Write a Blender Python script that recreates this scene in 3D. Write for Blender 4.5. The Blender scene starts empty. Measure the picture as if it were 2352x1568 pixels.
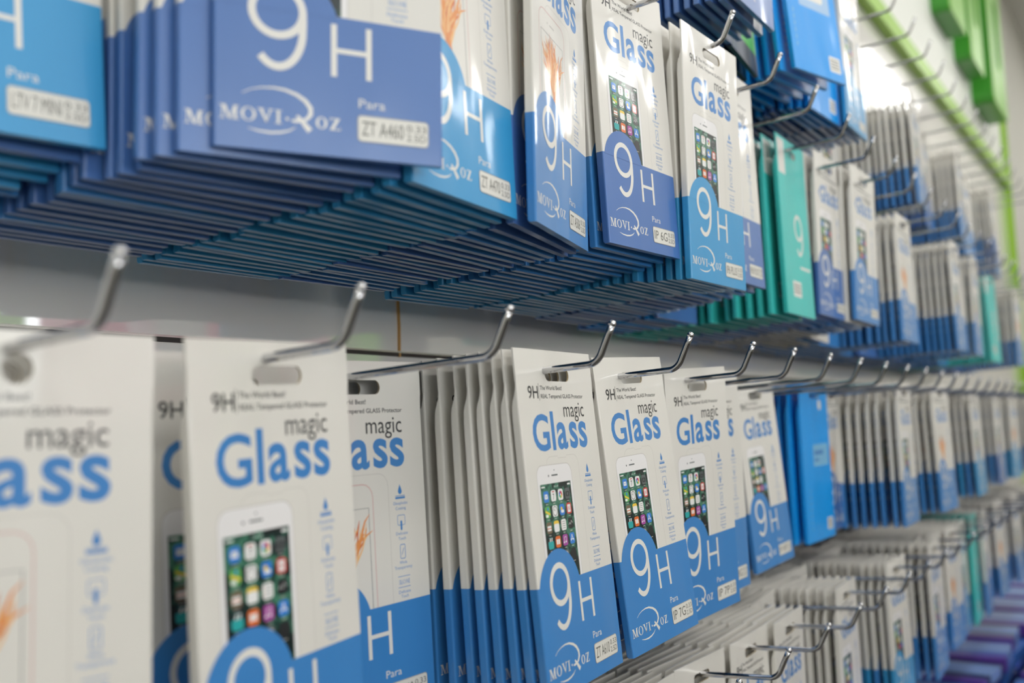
import bpy, bmesh, math, random
from mathutils import Vector, Matrix, Euler
from mathutils.geometry import tessellate_polygon

random.seed(7)
C = bpy.context.scene.collection
SC = bpy.context.scene

# ------------------------------------------------------------------ camera
FPX, CXP, CYP = 2290.0, 1176.0, 784.0
VPX, VPY, ROLL = 2700.0, 930.0, math.radians(2.3)
ax = Vector((VPX - CXP, VPY - CYP, FPX)).normalized()
hz = Vector((1, -math.tan(ROLL), 0))
az = ax.cross(hz).normalized()
if az.y > 0:
    az = -az
ay = az.cross(ax)
# rows of W are the world axes written in image axes (right, down, forward)
right = Vector((ax.x, ay.x, az.x)); down = Vector((ax.y, ay.y, az.y)); fwd = Vector((ax.z, ay.z, az.z))
CAM = Vector((0.0, -0.44, 0.0))
cam_data = bpy.data.cameras.new('camera')
cam = bpy.data.objects.new('camera', cam_data); C.objects.link(cam)
M = Matrix((( right.x, -down.x, -fwd.x), (right.y, -down.y, -fwd.y), (right.z, -down.z, -fwd.z))).to_4x4()
M.translation = CAM
cam.matrix_world = M
cam_data.sensor_width = 36.0
cam_data.lens = FPX * 36.0 / 2352.0
cam_data.clip_start = 0.01; cam_data.clip_end = 50
cam_data.dof.use_dof = True
cam_data.dof.focus_distance = 0.53
cam_data.dof.aperture_fstop = 6.6
SC.camera = cam

def project(p):
    d = Vector(p) - CAM
    z = d.dot(fwd)
    return (CXP + FPX * d.dot(right) / z, CYP + FPX * d.dot(down) / z, z)

# ------------------------------------------------------------------ world, lights, exposure
w = bpy.data.worlds.new('world'); SC.world = w; w.use_nodes = True
# added horizon glow to brighten the wall strips; dim towards floor and ceiling
_nt = w.node_tree; _bg = _nt.nodes['Background']
_tc = _nt.nodes.new('ShaderNodeTexCoord'); _sx = _nt.nodes.new('ShaderNodeSeparateXYZ'); _mr = _nt.nodes.new('ShaderNodeMapRange'); _cr = _nt.nodes.new('ShaderNodeValToRGB')
_mr.inputs['From Min'].default_value = -1; _mr.inputs['From Max'].default_value = 1
_nt.links.new(_tc.outputs['Generated'], _sx.inputs[0]); _nt.links.new(_sx.outputs['Z'], _mr.inputs['Value']); _nt.links.new(_mr.outputs[0], _cr.inputs[0]); _nt.links.new(_cr.outputs[0], _bg.inputs[0])
_e = _cr.color_ramp.elements; _e[0].position = 0.36; _e[0].color = (.02, .02, .02, 1); _e[1].position = 0.76; _e[1].color = (.10, .105, .11, 1)
for _p, _c in ((0.46, .05), (0.49, .8), (0.5, 1.0), (0.56, .95), (0.61, .25)):
    _x = _e.new(_p); _x.color = (_c * .95, _c * .98, _c, 1)
_bg.inputs[1].default_value = 7.6
SC.view_settings.view_transform = 'Standard'
SC.view_settings.look = 'None'
SC.view_settings.exposure = -0.32
SC.view_settings.gamma = 1.0
SC.view_settings.use_curve_mapping = False
CEIL = 1.9
LAMPS = [(-1.0, -1.1), (-1.0, -2.3), (0.7, -1.1), (0.7, -2.3), (2.4, -1.1), (2.4, -2.3), (4.1, -1.1), (4.1, -2.3), (5.7, -0.8), (5.7, -2.2)]  # end pair added to brighten the far wall
def area(x, y, z, sx, sy, e):
    l = bpy.data.lights.new('ceiling_lamp_light', 'AREA'); l.shape = 'RECTANGLE'; l.size = sx; l.size_y = sy
    l.energy = e; l.color = (1.0, 0.985, 0.95)
    o = bpy.data.objects.new('ceiling_lamp_light', l); C.objects.link(o); o.location = (x, y, z); return o
LAMP_E = 8.5

# ------------------------------------------------------------------ materials
MATS = {}
def gloss(name, col, rough=0.3, metal=0.0, bump=0.0, coat=0.0, spec=0.5, emit=None, coatr=0.08):
    if name in MATS: return MATS[name]
    m = bpy.data.materials.new(name); m.use_nodes = True
    nt = m.node_tree; b = nt.nodes['Principled BSDF']
    b.inputs['Base Color'].default_value = (*col, 1)
    b.inputs['Roughness'].default_value = rough
    b.inputs['Metallic'].default_value = metal
    b.inputs['Specular IOR Level'].default_value = spec
    b.inputs['Coat Weight'].default_value = coat
    b.inputs['Coat Roughness'].default_value = coatr
    if emit:
        b.inputs['Emission Color'].default_value = (*col, 1); b.inputs['Emission Strength'].default_value = emit
    if bump:
        tc = nt.nodes.new('ShaderNodeTexCoord'); mp = nt.nodes.new('ShaderNodeMapping'); no = nt.nodes.new('ShaderNodeTexNoise')
        oi = nt.nodes.new('ShaderNodeObjectInfo'); mu = nt.nodes.new('ShaderNodeMath'); mu.operation = 'MULTIPLY'; mu.inputs[1].default_value = 40
        bp = nt.nodes.new('ShaderNodeBump')
        mp.inputs['Scale'].default_value = (26, 26, 9)
        no.noise_dimensions = '4D'; no.inputs['Scale'].default_value = 1.0; no.inputs['Detail'].default_value = 1.5
        bp.inputs['Strength'].default_value = 1.0; bp.inputs['Distance'].default_value = bump
        nt.links.new(tc.outputs['Object'], mp.inputs['Vector']); nt.links.new(mp.outputs[0], no.inputs['Vector'])
        nt.links.new(oi.outputs['Random'], mu.inputs[0]); nt.links.new(mu.outputs[0], no.inputs['W'])
        nt.links.new(no.outputs['Fac'], bp.inputs['Height']); nt.links.new(bp.outputs[0], b.inputs['Normal'])
        if coat: nt.links.new(bp.outputs[0], b.inputs['Coat Normal'])
    MATS[name] = m
    return m
def srgb(r, g, b):
    f = lambda c: (c / 255 / 12.92) if c / 255 <= 0.04045 else ((c / 255 + 0.055) / 1.055) ** 2.4
    return (f(r), f(g), f(b))
def card(name, rgb, rough=0.33, coat=0.45):
    return gloss('card_' + name, srgb(*rgb), rough, bump=0.0026, coat=coat)
P = dict(
    white=card('white', (226, 223, 216)), blue=card('blue', (62, 134, 202)), royal=card('royal', (74, 116, 182)), sky=card('sky', (56, 154, 210)),
    print=card('print_white', (230, 228, 222)), black=card('ink_black', (36, 38, 42)), glass=card('glass_blue', (62, 132, 200)),
    outline=card('outline', (196, 192, 186)), pink=card('pink_outline', (214, 176, 172)), body=card('phone_body', (236, 234, 234)),
    icon_blue=card('icon_blue', (52, 130, 215)), icon_white=card('icon_white', (238, 238, 236)), icon_grey=card('icon_grey', (92, 98, 100)),
    icon_red=card('icon_red', (206, 60, 62)), icon_orange=card('icon_orange', (228, 112, 46)), icon_green=card('icon_green', (96, 178, 92)),
    icon_yellow=card('icon_yellow', (240, 204, 70)), icon_magenta=card('icon_magenta', (170, 70, 160)), icon_teal=card('icon_teal', (40, 170, 172)),
    icon_tan=card('icon_tan', (120, 104, 84)), feather_a=card('feather_a', (232, 150, 84)), feather_b=card('feather_b', (214, 112, 62)),
    feather_c=card('feather_c', (240, 190, 130)), azure=card('azure', (14, 154, 238), coat=.08), azure_pale=card('azure_pale', (120, 186, 226)),
    teal=card('teal', (60, 198, 192), coat=.2), green=card('green', (70, 190, 50)), navy=card('navy', (20, 28, 48)), mist=card('mist', (160, 196, 232)),
    inner=gloss('card_inner', srgb(176, 160, 128), 0.8), board=card('board', (214, 211, 204), 0.6, 0.0))
# printed phone screen: dark green picture with a lighter wave
def screen_mat():
    m = gloss('card_screen', (0.01, 0.03, 0.03), 0.3, bump=0.0016, coat=0.35); nt = m.node_tree; b = nt.nodes['Principled BSDF']
    tc = nt.nodes.new('ShaderNodeTexCoord'); mp = nt.nodes.new('ShaderNodeMapping'); wv = nt.nodes.new('ShaderNodeTexWave'); r = nt.nodes.new('ShaderNodeValToRGB')
    mp.inputs['Rotation'].default_value = (0, 0.9, 0); mp.inputs['Scale'].default_value = (1, 1, 1)
    wv.inputs['Scale'].default_value = 7; wv.inputs['Distortion'].default_value = 5; wv.inputs['Detail Scale'].default_value = 30
    e = r.color_ramp.elements; e[0].color = (*srgb(14, 30, 32), 1); e[1].color = (*srgb(70, 128, 104), 1); e[0].position = .3
    n = e.new(0.75); n.color = (*srgb(28, 74, 64), 1)
    nt.links.new(tc.outputs['Object'], mp.inputs[0]); nt.links.new(mp.outputs[0], wv.inputs[0]); nt.links.new(wv.outputs['Fac'], r.inputs[0]); nt.links.new(r.outputs[0], b.inputs['Base Color'])
    return m
P['screen'] = screen_mat()
M_STICK = gloss('sticker_silver', srgb(226, 224, 216), 0.35, bump=0.0008, coat=0.3)
M_INK = gloss('sticker_ink', srgb(112, 112, 106), 0.5)
M_CHROME = gloss('chrome', (0.56, 0.56, 0.57), 0.07, metal=1.0)
M_STEEL = gloss('steel_plate', (0.55, 0.55, 0.55), 0.3, metal=1.0)
M_WALL = gloss('panel_white', srgb(240, 237, 231), 0.3, coat=1.0, coatr=0.03)
M_WALL.node_tree.nodes['Principled BSDF'].inputs['Coat IOR'].default_value = 2.4
M_WALL2 = gloss('plaster_wall', srgb(204, 203, 195), 0.8)
M_LIME = gloss('lime_trim', srgb(150, 198, 52), 0.4, coat=0.2)
M_GREEN = gloss('sign_green', srgb(62, 150, 44), 0.4, coat=0.2)
M_LGREEN = gloss('sign_light_green', srgb(140, 200, 84), 0.4, coat=0.2)
M_FLOOR = gloss('floor_tile', srgb(84, 80, 76), 0.35)
M_DARK = gloss('groove_dark', srgb(60, 56, 52), 0.5)
M_METALTRIM = gloss('groove_lip', srgb(215, 214, 210), 0.25, metal=0.6)
M_AMBER = gloss('amber_glue', srgb(196, 150, 84), 0.4)
M_DIFF = gloss('lamp_diffuser', (1.0, 0.98, 0.94), 0.5, emit=6.0)

# ------------------------------------------------------------------ helpers
def obj(name, me, parent=None):
    o = bpy.data.objects.new(name, me); C.objects.link(o)
    if parent is not None: o.parent = parent
    return o
def tag(o, label=None, cat=None, group=None, kind=None):
    if label: o['label'] = label
    if cat: o['category'] = cat
    if group: o['group'] = group
    if kind: o['kind'] = kind
    return o
def mesh_from(verts, faces, mats, fm, name='mesh', smooth=False):
    me = bpy.data.meshes.new(name); me.from_pydata(verts, [], faces)
    for m in mats: me.materials.append(m)
    for p, i in zip(me.polygons, fm):
        p.material_index = i; p.use_smooth = smooth
    me.update(); return me
def box_mesh(x0, x1, y0, y1, z0, z1, m, bevel=0.0, name='mesh'):
    bm = bmesh.new(); bmesh.ops.create_cube(bm, size=1)
    for v in bm.verts:
        v.co = Vector(((x0 + x1) / 2 + v.co.x * (x1 - x0), (y0 + y1) / 2 + v.co.y * (y1 - y0), (z0 + z1) / 2 + v.co.z * (z1 - z0)))
    if bevel: bmesh.ops.bevel(bm, geom=bm.edges[:], offset=bevel, segments=2, affect='EDGES', profile=0.7)
    me = bpy.data.meshes.new(name); bm.to_mesh(me); bm.free(); me.materials.append(m); return me
def tube_mesh(path, r, m, seg=16, cap=True):
    vs, fs = [], []; n = len(path); prev = None
    for i, p in enumerate(path):
        t = (path[min(i + 1, n - 1)] - path[max(i - 1, 0)]).normalized()
        a = Vector((1, 0, 0)); b = t.cross(a).normalized()
        for k in range(seg):
            an = 2 * math.pi * k / seg
            vs.append(tuple(p + a * (r * math.cos(an)) + b * (r * math.sin(an))))
        if i:
            for k in range(seg):
                q = (k + 1) % seg
                fs.append(((i - 1) * seg + k, (i - 1) * seg + q, i * seg + q, i * seg + k))
    fs.append(tuple(range(seg))[::-1]); fs.append(tuple((n - 1) * seg + k for k in range(seg)))
    me = mesh_from(vs, fs, [m], [0] * len(fs), 'wire')
    for p in me.polygons: p.use_smooth = len(p.vertices) == 4
    return me

# ---- printed artwork: everything in millimetres, u to the right, v downwards from the packet's top left corner
W, H, TH = 82.0, 158.0, 4.4
SX, SV, SHW, SHH = 42.0, 11.8, 12.9, 3.2           # the hanging slot
_tc = {}
def text2d(s, bold=0.0, res=3):
    k = (s, bold, res)
    if k in _tc: return _tc[k]
    cu = bpy.data.curves.new('t', 'FONT'); cu.body = s; cu.size = 1; cu.resolution_u = res; cu.offset = bold; cu.fill_mode = 'FRONT'
    o = bpy.data.objects.new('t', cu); C.objects.link(o)
    bpy.context.view_layer.update()
    me = o.to_mesh()
    vs = [(v.co.x, v.co.y) for v in me.vertices]; fs = [tuple(p.vertices) for p in me.polygons]
    o.to_mesh_clear(); bpy.data.objects.remove(o); bpy.data.curves.remove(cu)
    _tc[k] = (vs, fs); return _tc[k]
_h = {}
def refh(ch, bold):
    if (ch, bold) not in _h:
        vs, _ = text2d(ch, bold); _h[(ch, bold)] = (min(v[1] for v in vs), max(v[1] for v in vs))
    return _h[(ch, bold)]

class Art:
    def __init__(s): s.v, s.f, s.m, s.names = [], [], [], []
    def mi(s, n):
        if n not in s.names: s.names.append(n)
        return s.names.index(n)
    def add(s, pts, faces, lay, mat, yoff=None):
        b = len(s.v); y = (-0.02 - 0.009 * lay) if yoff is None else yoff
        for u, v in pts: s.v.append(((u - W / 2) / 1000, y / 1000, -v / 1000))
        i = s.mi(mat)
        for f in faces:
            f = [b + k for k in f]
            a, c, d = (s.v[f[0]], s.v[f[1]], s.v[f[2]])
            cr = (c[0] - a[0]) * (d[2] - a[2]) - (c[2] - a[2]) * (d[0] - a[0])
            s.f.append(tuple(f) if cr > 0 else tuple(f[::-1])); s.m.append(i)
    def poly(s, pts, lay, mat):
        tr = tessellate_polygon([[Vector((p[0], p[1], 0)) for p in pts]])
        s.add(pts, [t for t in tr], lay, mat)
    def rrect(s, u0, v0, u1, v1, r, lay, mat, n=4):
        s.poly(rr(u0, v0, u1, v1, r, n), lay, mat)
    def ring(s, outer, inner, lay, mat):
        n = len(outer); s.add(outer + inner, [(i, (i + 1) % n, n + (i + 1) % n, n + i) for i in range(n)], lay, mat)
    def stroke(s, path, wd, lay, mat, closed=False):
        n = len(path); L, R = [], []
        for i in range(n):
            a = path[(i - 1) % n] if closed or i else path[i]; c = path[(i + 1) % n] if closed or i < n - 1 else path[i]
            dx, dy = c[0] - a[0], c[1] - a[1]; l = math.hypot(dx, dy) or 1
            wi = wd(i / (n - 1)) / 2 if callable(wd) else wd / 2
            L.append((path[i][0] - dy / l * wi, path[i][1] + dx / l * wi)); R.append((path[i][0] + dy / l * wi, path[i][1] - dx / l * wi))
        k = n if closed else n - 1
        s.add(L + R, [(i, (i + 1) % n, n + (i + 1) % n, n + i) for i in range(k)], lay, mat)
    def text(s, t, u0, u1, base, h, lay, mat, ref='H', bold=0.0, res=3):
        vs, fs = text2d(t, bold, res)
        if not vs: return
        a = min(p[0] for p in vs); b = max(p[0] for p in vs); lo, hi = refh(ref, bold)
        sx = (u1 - u0) / (b - a); sy = h / (hi - lo)
        s.add([(u0 + (p[0] - a) * sx, base - (p[1] - lo) * sy) for p in vs], fs, lay, mat)
def rr(u0, v0, u1, v1, r, n=4):
    pts = []
    for cx, cy, a0 in ((u1 - r, v0 + r, -90), (u1 - r, v1 - r, 0), (u0 + r, v1 - r, 90), (u0 + r, v0 + r, 180)):
        for k in range(n + 1):
            a = math.radians(a0 + 90 * k / n); pts.append((cx + r * math.cos(a), cy + r * math.sin(a)))
    return pts
def ell(cx, cy, rx, ry, n=32, a0=0, a1=360):
    full = abs(a1 - a0) >= 360
    m = n if full else n + 1
    return [(cx + rx * math.cos(math.radians(a0 + (a1 - a0) * k / n)), cy + ry * math.sin(math.radians(a0 + (a1 - a0) * k / n))) for k in range(m)]

def nine(A, cx, v0, v1, wd, lay, mat, sw=2.7, n=32):
    rx = wd / 2 - sw / 2; hh = v1 - v0; ry = hh * 0.645 / 2 - sw / 2
    cy = v0 + sw / 2 + ry
    A.stroke(ell(cx, cy, rx, ry, n), sw, lay, mat, True)
    path = [(cx + rx, cy - 1.0)] + [(cx + rx + .05, cy + 3.5)] + [(cx + rx * math.cos(t), (v1 - sw / 2 - hh * .44) + hh * .44 * math.sin(t)) for t in [math.radians(10 + k * 122 / 14) for k in range(15)]]
    A.stroke(path, sw, lay + 0.5, mat)
def aitch(A, u0, u1, v0, v1, sw, lay, mat):
    A.add([(u0, v0), (u0 + sw, v0), (u0 + sw, v1), (u0, v1)], [(0, 1, 2, 3)], lay, mat)
    A.add([(u1 - sw, v0), (u1, v0), (u1, v1), (u1 - sw, v1)], [(0, 1, 2, 3)], lay, mat)
    m = (v0 + v1) / 2; A.add([(u0, m - sw * .42), (u1, m - sw * .42), (u1, m + sw * .42), (u0, m + sw * .42)], [(0, 1, 2, 3)], lay + .5, mat)

def serif_logo(A, mat, hi):
    # the maker's lettering: seriffed capitals with a swooping R
    def R(u0, v0, u1, v1): A.add([(u0, v0), (u1, v0), (u1, v1), (u0, v1)], [(0, 1, 2, 3)], 3, mat)
    def Q(p): A.add(p, [(0, 1, 2, 3)], 3.3, mat)
    t, b = 143.9, 148.6; s = .35
    def serif(u0, u1, v): R(u0, v, u1, v + s)
    # M
    u = 2.2
    R(u + .7, t, u + 1.1, b); R(u + 4.6, t, u + 5.6, b)
    Q([(u + .6, t), (u + 1.9, t), (u + 3.6, b - .2), (u + 2.9, b)]); Q([(u + 4.7, t), (u + 5.2, t), (u + 3.5, b), (u + 2.9, b)])
    serif(u, u + 1.9, t); serif(u + 4.4, u + 6.3, t); serif(u, u + 1.8, b - s); serif(u + 3.9, u + 6.3, b - s)
    # O
    def O(cx, rx):
        A.ring(ell(cx, (t + b) / 2, rx, (b - t) / 2, 20), ell(cx, (t + b) / 2, rx - .95, (b - t) / 2 - .3, 20), 3, mat)
    O(11.6, 2.5)
    # V
    u = 14.6
    Q([(u + .5, t), (u + 1.7, t), (u + 3.4, b - .6), (u + 2.9, b)]); Q([(u + 4.3, t), (u + 4.8, t), (u + 3.1, b), (u + 2.6, b - .4)])
    serif(u, u + 2.2, t); serif(u + 3.6, u + 5.4, t)
    # I and the dot
    u = 20.6; R(u + .6, t, u + 1.6, b); serif(u, u + 2.2, t); serif(u, u + 2.2, b - s)
    A.poly(ell(24.7, 146.6, .55, .55, 10), 3, mat)
    # R: long swoosh over the top, bowl, and a thick leg
    top = [(9.5, 139.3), (12.5, 137.7), (16, 136.8), (20, 136.4), (24, 136.7), (28, 137.9), (31, 139.7), (32.8, 142), (32.9, 144.2), (31.6, 145.9), (29.5, 147), (27.2, 147.6)]
    A.stroke(top, (lambda q: .25 + 1.35 * max(0, math.sin(math.pi * min(1, max(0, q * 1.06 - .02)) ** 1.8))) , 3, mat)
    A.stroke([(28, 145.2), (29.6, 146.6), (31, 148.2), (32.6, 150)], (lambda q: 1.0 + 1.1 * q), 3.4, mat)
    A.stroke([(26.2, 147.1), (28, 146.9), (29.6, 146.3)], .8, 3.6, mat)
    low = [(27.6, 149.2), (25.5, 150.6), (22.5, 151.5), (19, 151.9), (15, 151.7), (11.5, 151)]
    A.stroke(low, (lambda q: .2 + .6 * math.sin(math.pi * q)), 3, mat)
    # O Z
    t, b = 144.6, 148.8
    O(36.7, 2.0)
    u = 39.6; R(u, t, u + 3.6, t + s); R(u, b - s, u + 3.8, b); Q([(u + 2.4, t), (u + 3.6, t), (u + 1.3, b), (u, b)])
    R(u, t, u + .3, t + 1.1); R(u + 3.5, b - 1.1, u + 3.8, b)

def phone_colour(A, lod):
    if lod >= 2:
        A.stroke(rr(20.5, 51, 55, 130, 5)[0:5] + [(55, 108.5)], .16, 1, 'outline')
        A.stroke([(20.5, 70)] + rr(20.5, 51, 55, 130, 5)[15:20] + [(33, 51), (33.6, 52), (42, 52), (42.6, 51), (50, 51)], .16, 1, 'outline')
    A.poly(rr(9.7, 54.6, 46.3, 120, 5.2)[15:20] + rr(9.7, 54.6, 46.3, 120, 5.2)[0:5] + [(46.3, 108.4), (9.7, 108.4)], 1.2, 'outline')
    A.poly(rr(10, 54.9, 46, 120, 5)[15:20] + rr(10, 54.9, 46, 120, 5)[0:5] + [(46, 108.4), (10, 108.4)], 1.7, 'body')
    A.add([(12.2, 63.4), (43.8, 63.4), (43.8, 108.4), (12.2, 108.4)], [(0, 1, 2, 3)], 2.4, 'screen')
    if lod >= 1:
        A.rrect(24.5, 59.4, 31, 60.1, .3, 2.4, 'icon_grey', 2); A.poly(ell(21.6, 59.8, .55, .55, 8), 2.4, 'icon_grey'); A.poly(ell(27.8, 57.4, .4, .4, 8), 2.4, 'icon_grey')
    ic = [['icon_blue', 'icon_white', 'icon_white', 'icon_grey'], ['icon_green', 'icon_white', 'icon_blue', 'icon_red'], ['icon_tan', 'icon_yellow', 'icon_white', 'black'],
          ['icon_teal', 'icon_orange', 'icon_magenta', 'icon_blue'], ['icon_white', 'icon_white', 'icon_grey', 'black']]
    for r in range(5):
        for c in range(4):
            u, v = 17.0 + 7.4 * c, 69.2 + 7.1 * r; s = 2.6
            if lod == 0:
                if c < 4: A.add([(u - s, v - s), (u + s, v - s), (u + s, v + s), (u - s, v + s)], [(0, 1, 2, 3)], 3.2, ic[r][c])
                continue
            A.rrect(u - s, v - s, u + s, v + s, 1.15, 3.2, ic[r][c], 3)
            if lod < 2: continue
            A.rrect(u - 1.2, v + 3.35, u + 1.2, v + 3.65, .1, 3.2, 'outline', 1)
            k = (r, c)
            if k == (0, 0): A.rrect(u - 1.6, v - 1.1, u + 1.6, v + 1.1, .2, 4, 'icon_white', 1); A.stroke([(u - 1.5, v - .9), (u, v + .3), (u + 1.5, v - .9)], .25, 4.5, 'icon_blue')
            if k == (0, 1): A.text('7', u - .8, u + .8, v + 1.9, 2.8, 4, 'black', '7'); A.rrect(u - 1.1, v - 2.1, u + 1.1, v - 1.6, .1, 4, 'icon_red', 1)
            if k == (0, 2):
                for q, cn in enumerate(('icon_orange', 'icon_yellow', 'icon_green', 'icon_teal', 'icon_blue', 'icon_magenta', 'icon_red')):
                    a = q * 2 * math.pi / 7; A.poly(ell(u + 1.15 * math.cos(a), v + 1.15 * math.sin(a), .72, .72, 8), 4 + .15 * q, cn)
            if k == (0, 3): A.rrect(u - 1.8, v - 1, u + 1.8, v + 1.4, .4, 4, 'black', 2); A.poly(ell(u, v + .2, .85, .85, 10), 4.5, 'icon_grey')
            if k == (1, 0): A.add([(u - 2.2, v - 1), (u + 2.2, v + .6), (u + 2.2, v + 1.6), (u - 2.2, v)], [(0, 1, 2, 3)], 4, 'icon_yellow'); A.rrect(u - 2.2, v + 1, u + .4, v + 2.3, .3, 4.4, 'icon_white', 1); A.rrect(u - .3, v - 2.2, u + 1, v - .8, .3, 4.4, 'icon_blue', 1)
            if k == (1, 1): A.poly(ell(u, v, 2.3, 2.3, 16), 4, 'black'); A.poly(ell(u, v, 2.0, 2.0, 16), 4.4, 'icon_white'); A.stroke([(u - 1.2, v - .8), (u, v), (u, v - 1.6)], .25, 4.8, 'black')
            if k == (1, 2): A.poly(ell(u - .5, v - .4, 1, 1, 10), 4, 'icon_yellow'); A.rrect(u - 1.3, v + .1, u + 1.9, v + 1.5, .7, 4.4, 'icon_white', 3)
            if k == (1, 3): A.rrect(u - 1.6, v - 1.8, u + 1.6, v + 1.9, .3, 4, 'icon_white', 1); A.text('N', u - .8, u + .8, v + 1, 1.9, 4.4, 'icon_red')
            if k == (2, 0): A.rrect(u - 1.9, v - .9, u + 1.9, v + 1.4, .3, 4, 'icon_white', 1); A.rrect(u - 1.9, v + .1, u + 1.9, v + .5, .1, 4.4, 'icon_orange', 1)
            if k == (2, 1): A.rrect(u - 2.6, v - 1.2, u + 2.6, v + 2.6, .9, 4, 'icon_white', 2)
            if k == (2, 2):
                for q in range(4): A.rrect(u - 1.3, v - 1.6 + q * 1.0, u + 1.8, v - 1.4 + q * 1.0, .08, 4, 'icon_grey', 1); A.poly(ell(u - 1.9, v - 1.5 + q, .22, .22, 6), 4, 'icon_orange')
            if k == (2, 3): A.stroke([(u - 2, v + .6), (u - 1, v - .3), (u, v + .7), (u + .8, v - 1.2), (u + 2, v)], .25, 4, 'icon_white')
            if k == (3, 0): A.add([(u - 2.6, v - 2.4), (u + 2.6, v - 2.4), (u + 2.6, v - .9), (u - 2.6, v - .9)], [(0, 1, 2, 3)], 4, 'black'); [A.add([(u - 2.4 + q * 1.7, v - 2.4), (u - 1.6 + q * 1.7, v - 2.4), (u - 2.1 + q * 1.7, v - .9), (u - 2.9 + q * 1.7, v - .9)], [(0, 1, 2, 3)], 4.4, 'icon_white') for q in range(1, 3)]
            if k == (3, 1): A.rrect(u - 1.7, v - 1.2, u - .15, v + 1.2, .2, 4, 'icon_white', 1); A.rrect(u + .15, v - 1.2, u + 1.7, v + 1.2, .2, 4, 'icon_white', 1)
            if k == (3, 2): A.stroke([(u - .9, v + 1.1), (u - .9, v - 1.2), (u + 1.1, v - 1.5), (u + 1.1, v + .8)], .35, 4, 'icon_white'); A.poly(ell(u - 1.3, v + 1.1, .6, .5, 8), 4.4, 'icon_white'); A.poly(ell(u + .7, v + .9, .6, .5, 8), 4.4, 'icon_white')
            if k == (3, 3): A.stroke([(u - 1.5, v + 1.3), (u + .3, v - 1.7)], .4, 4, 'icon_white'); A.stroke([(u + 1.5, v + 1.3), (u - .3, v - 1.7)], .4, 4.4, 'icon_white'); A.stroke([(u - 1.8, v + .5), (u + 1.8, v + .5)], .35, 4.8, 'icon_white')
            if k == (4, 0): A.stroke([(u - 1.7, v + .8), (u, v - 1.4), (u + 1.7, v + .8)], .9, 4, 'icon_red')
            if k == (4, 1): A.poly(ell(u, v - .4, 1.2, 1.2, 10), 4, 'icon_magenta')
            if k == (4, 2): A.ring(ell(u, v, 2, 2, 12), ell(u, v, 1.3, 1.3, 12), 4, 'outline')
    if lod >= 2:
        A.text('9:41 AM', 25.6, 30.4, 65.4, .8, 3.4, 'icon_white', res=1); A.rrect(13, 64.4, 16.6, 65, .1, 3.4, 'icon_white', 1); A.rrect(40, 64.4, 43, 65.2, .1, 3.4, 'icon_white', 1)

def phone_feather(A, lod):
    rnd = random.Random(3)
    A.stroke(rr(18, 50.5, 57, 130, 6)[15:20] + rr(18, 50.5, 57, 130, 6)[0:5] + [(57, 108.4)], .2, 1, 'outline')
    A.stroke([(9.4, 108.4)] + rr(9.4, 54.6, 47, 130, 6)[15:20] + rr(9.4, 54.6, 47, 130, 6)[0:5] + [(47, 108.4)], .45, 1.3, 'pink')
    A.stroke([(12.0, 108.4), (12.0, 65), (44.2, 65), (44.2, 108.4)], .3, 1.6, 'icon_grey')
    A.rrect(24.5, 59.2, 31.5, 60.1, .4, 1.6, 'outline', 2); A.poly(ell(21.5, 59.6, .6, .6, 8), 1.6, 'outline')
    n = 12 if lod == 0 else 64
    for k in range(n):
        f = k / (n - 1); a = -.62 + 1.12 * f + rnd.uniform(-.03, .03)
        L = (20 + 9 * abs(math.sin(3.3 * f + .5)) + rnd.uniform(-3, 2.5)); wd = rnd.uniform(1.0, 2.4) * (2.2 if lod == 0 else 1)
        bx, by = 30.5 + rnd.uniform(-1.5, 1.5), 95 + rnd.uniform(-3, 3); pts = []
        for q in range(8):
            t = q / 7; cv = a * (.55 + .6 * t) + .12 * math.sin(t * 5 + k); pts.append((bx + L * t * math.sin(cv), by - L * t * math.cos(cv)))
        A.stroke(pts, (lambda q, wd=wd: .2 + wd * (1 - q) ** .6 * (.35 + q)), 2 + .06 * k, ('feather_c', 'feather_a', 'feather_b', 'feather_a', 'feather_c')[(k * 7) % 5])
    for k in range(3 if lod == 0 else 14):
        a = rnd.uniform(-.1, .32); pts = [(30.5 + a * 14 * t + math.sin(t * 3) * .8, 90 + 18.2 * t) for t in (0, .25, .5, .75, 1)]
        A.stroke(pts, (lambda q: .2 + 2.0 * (1 - q)), 6 + .05 * k, ('feather_b', 'feather_a', 'feather_c')[k % 3])

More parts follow.
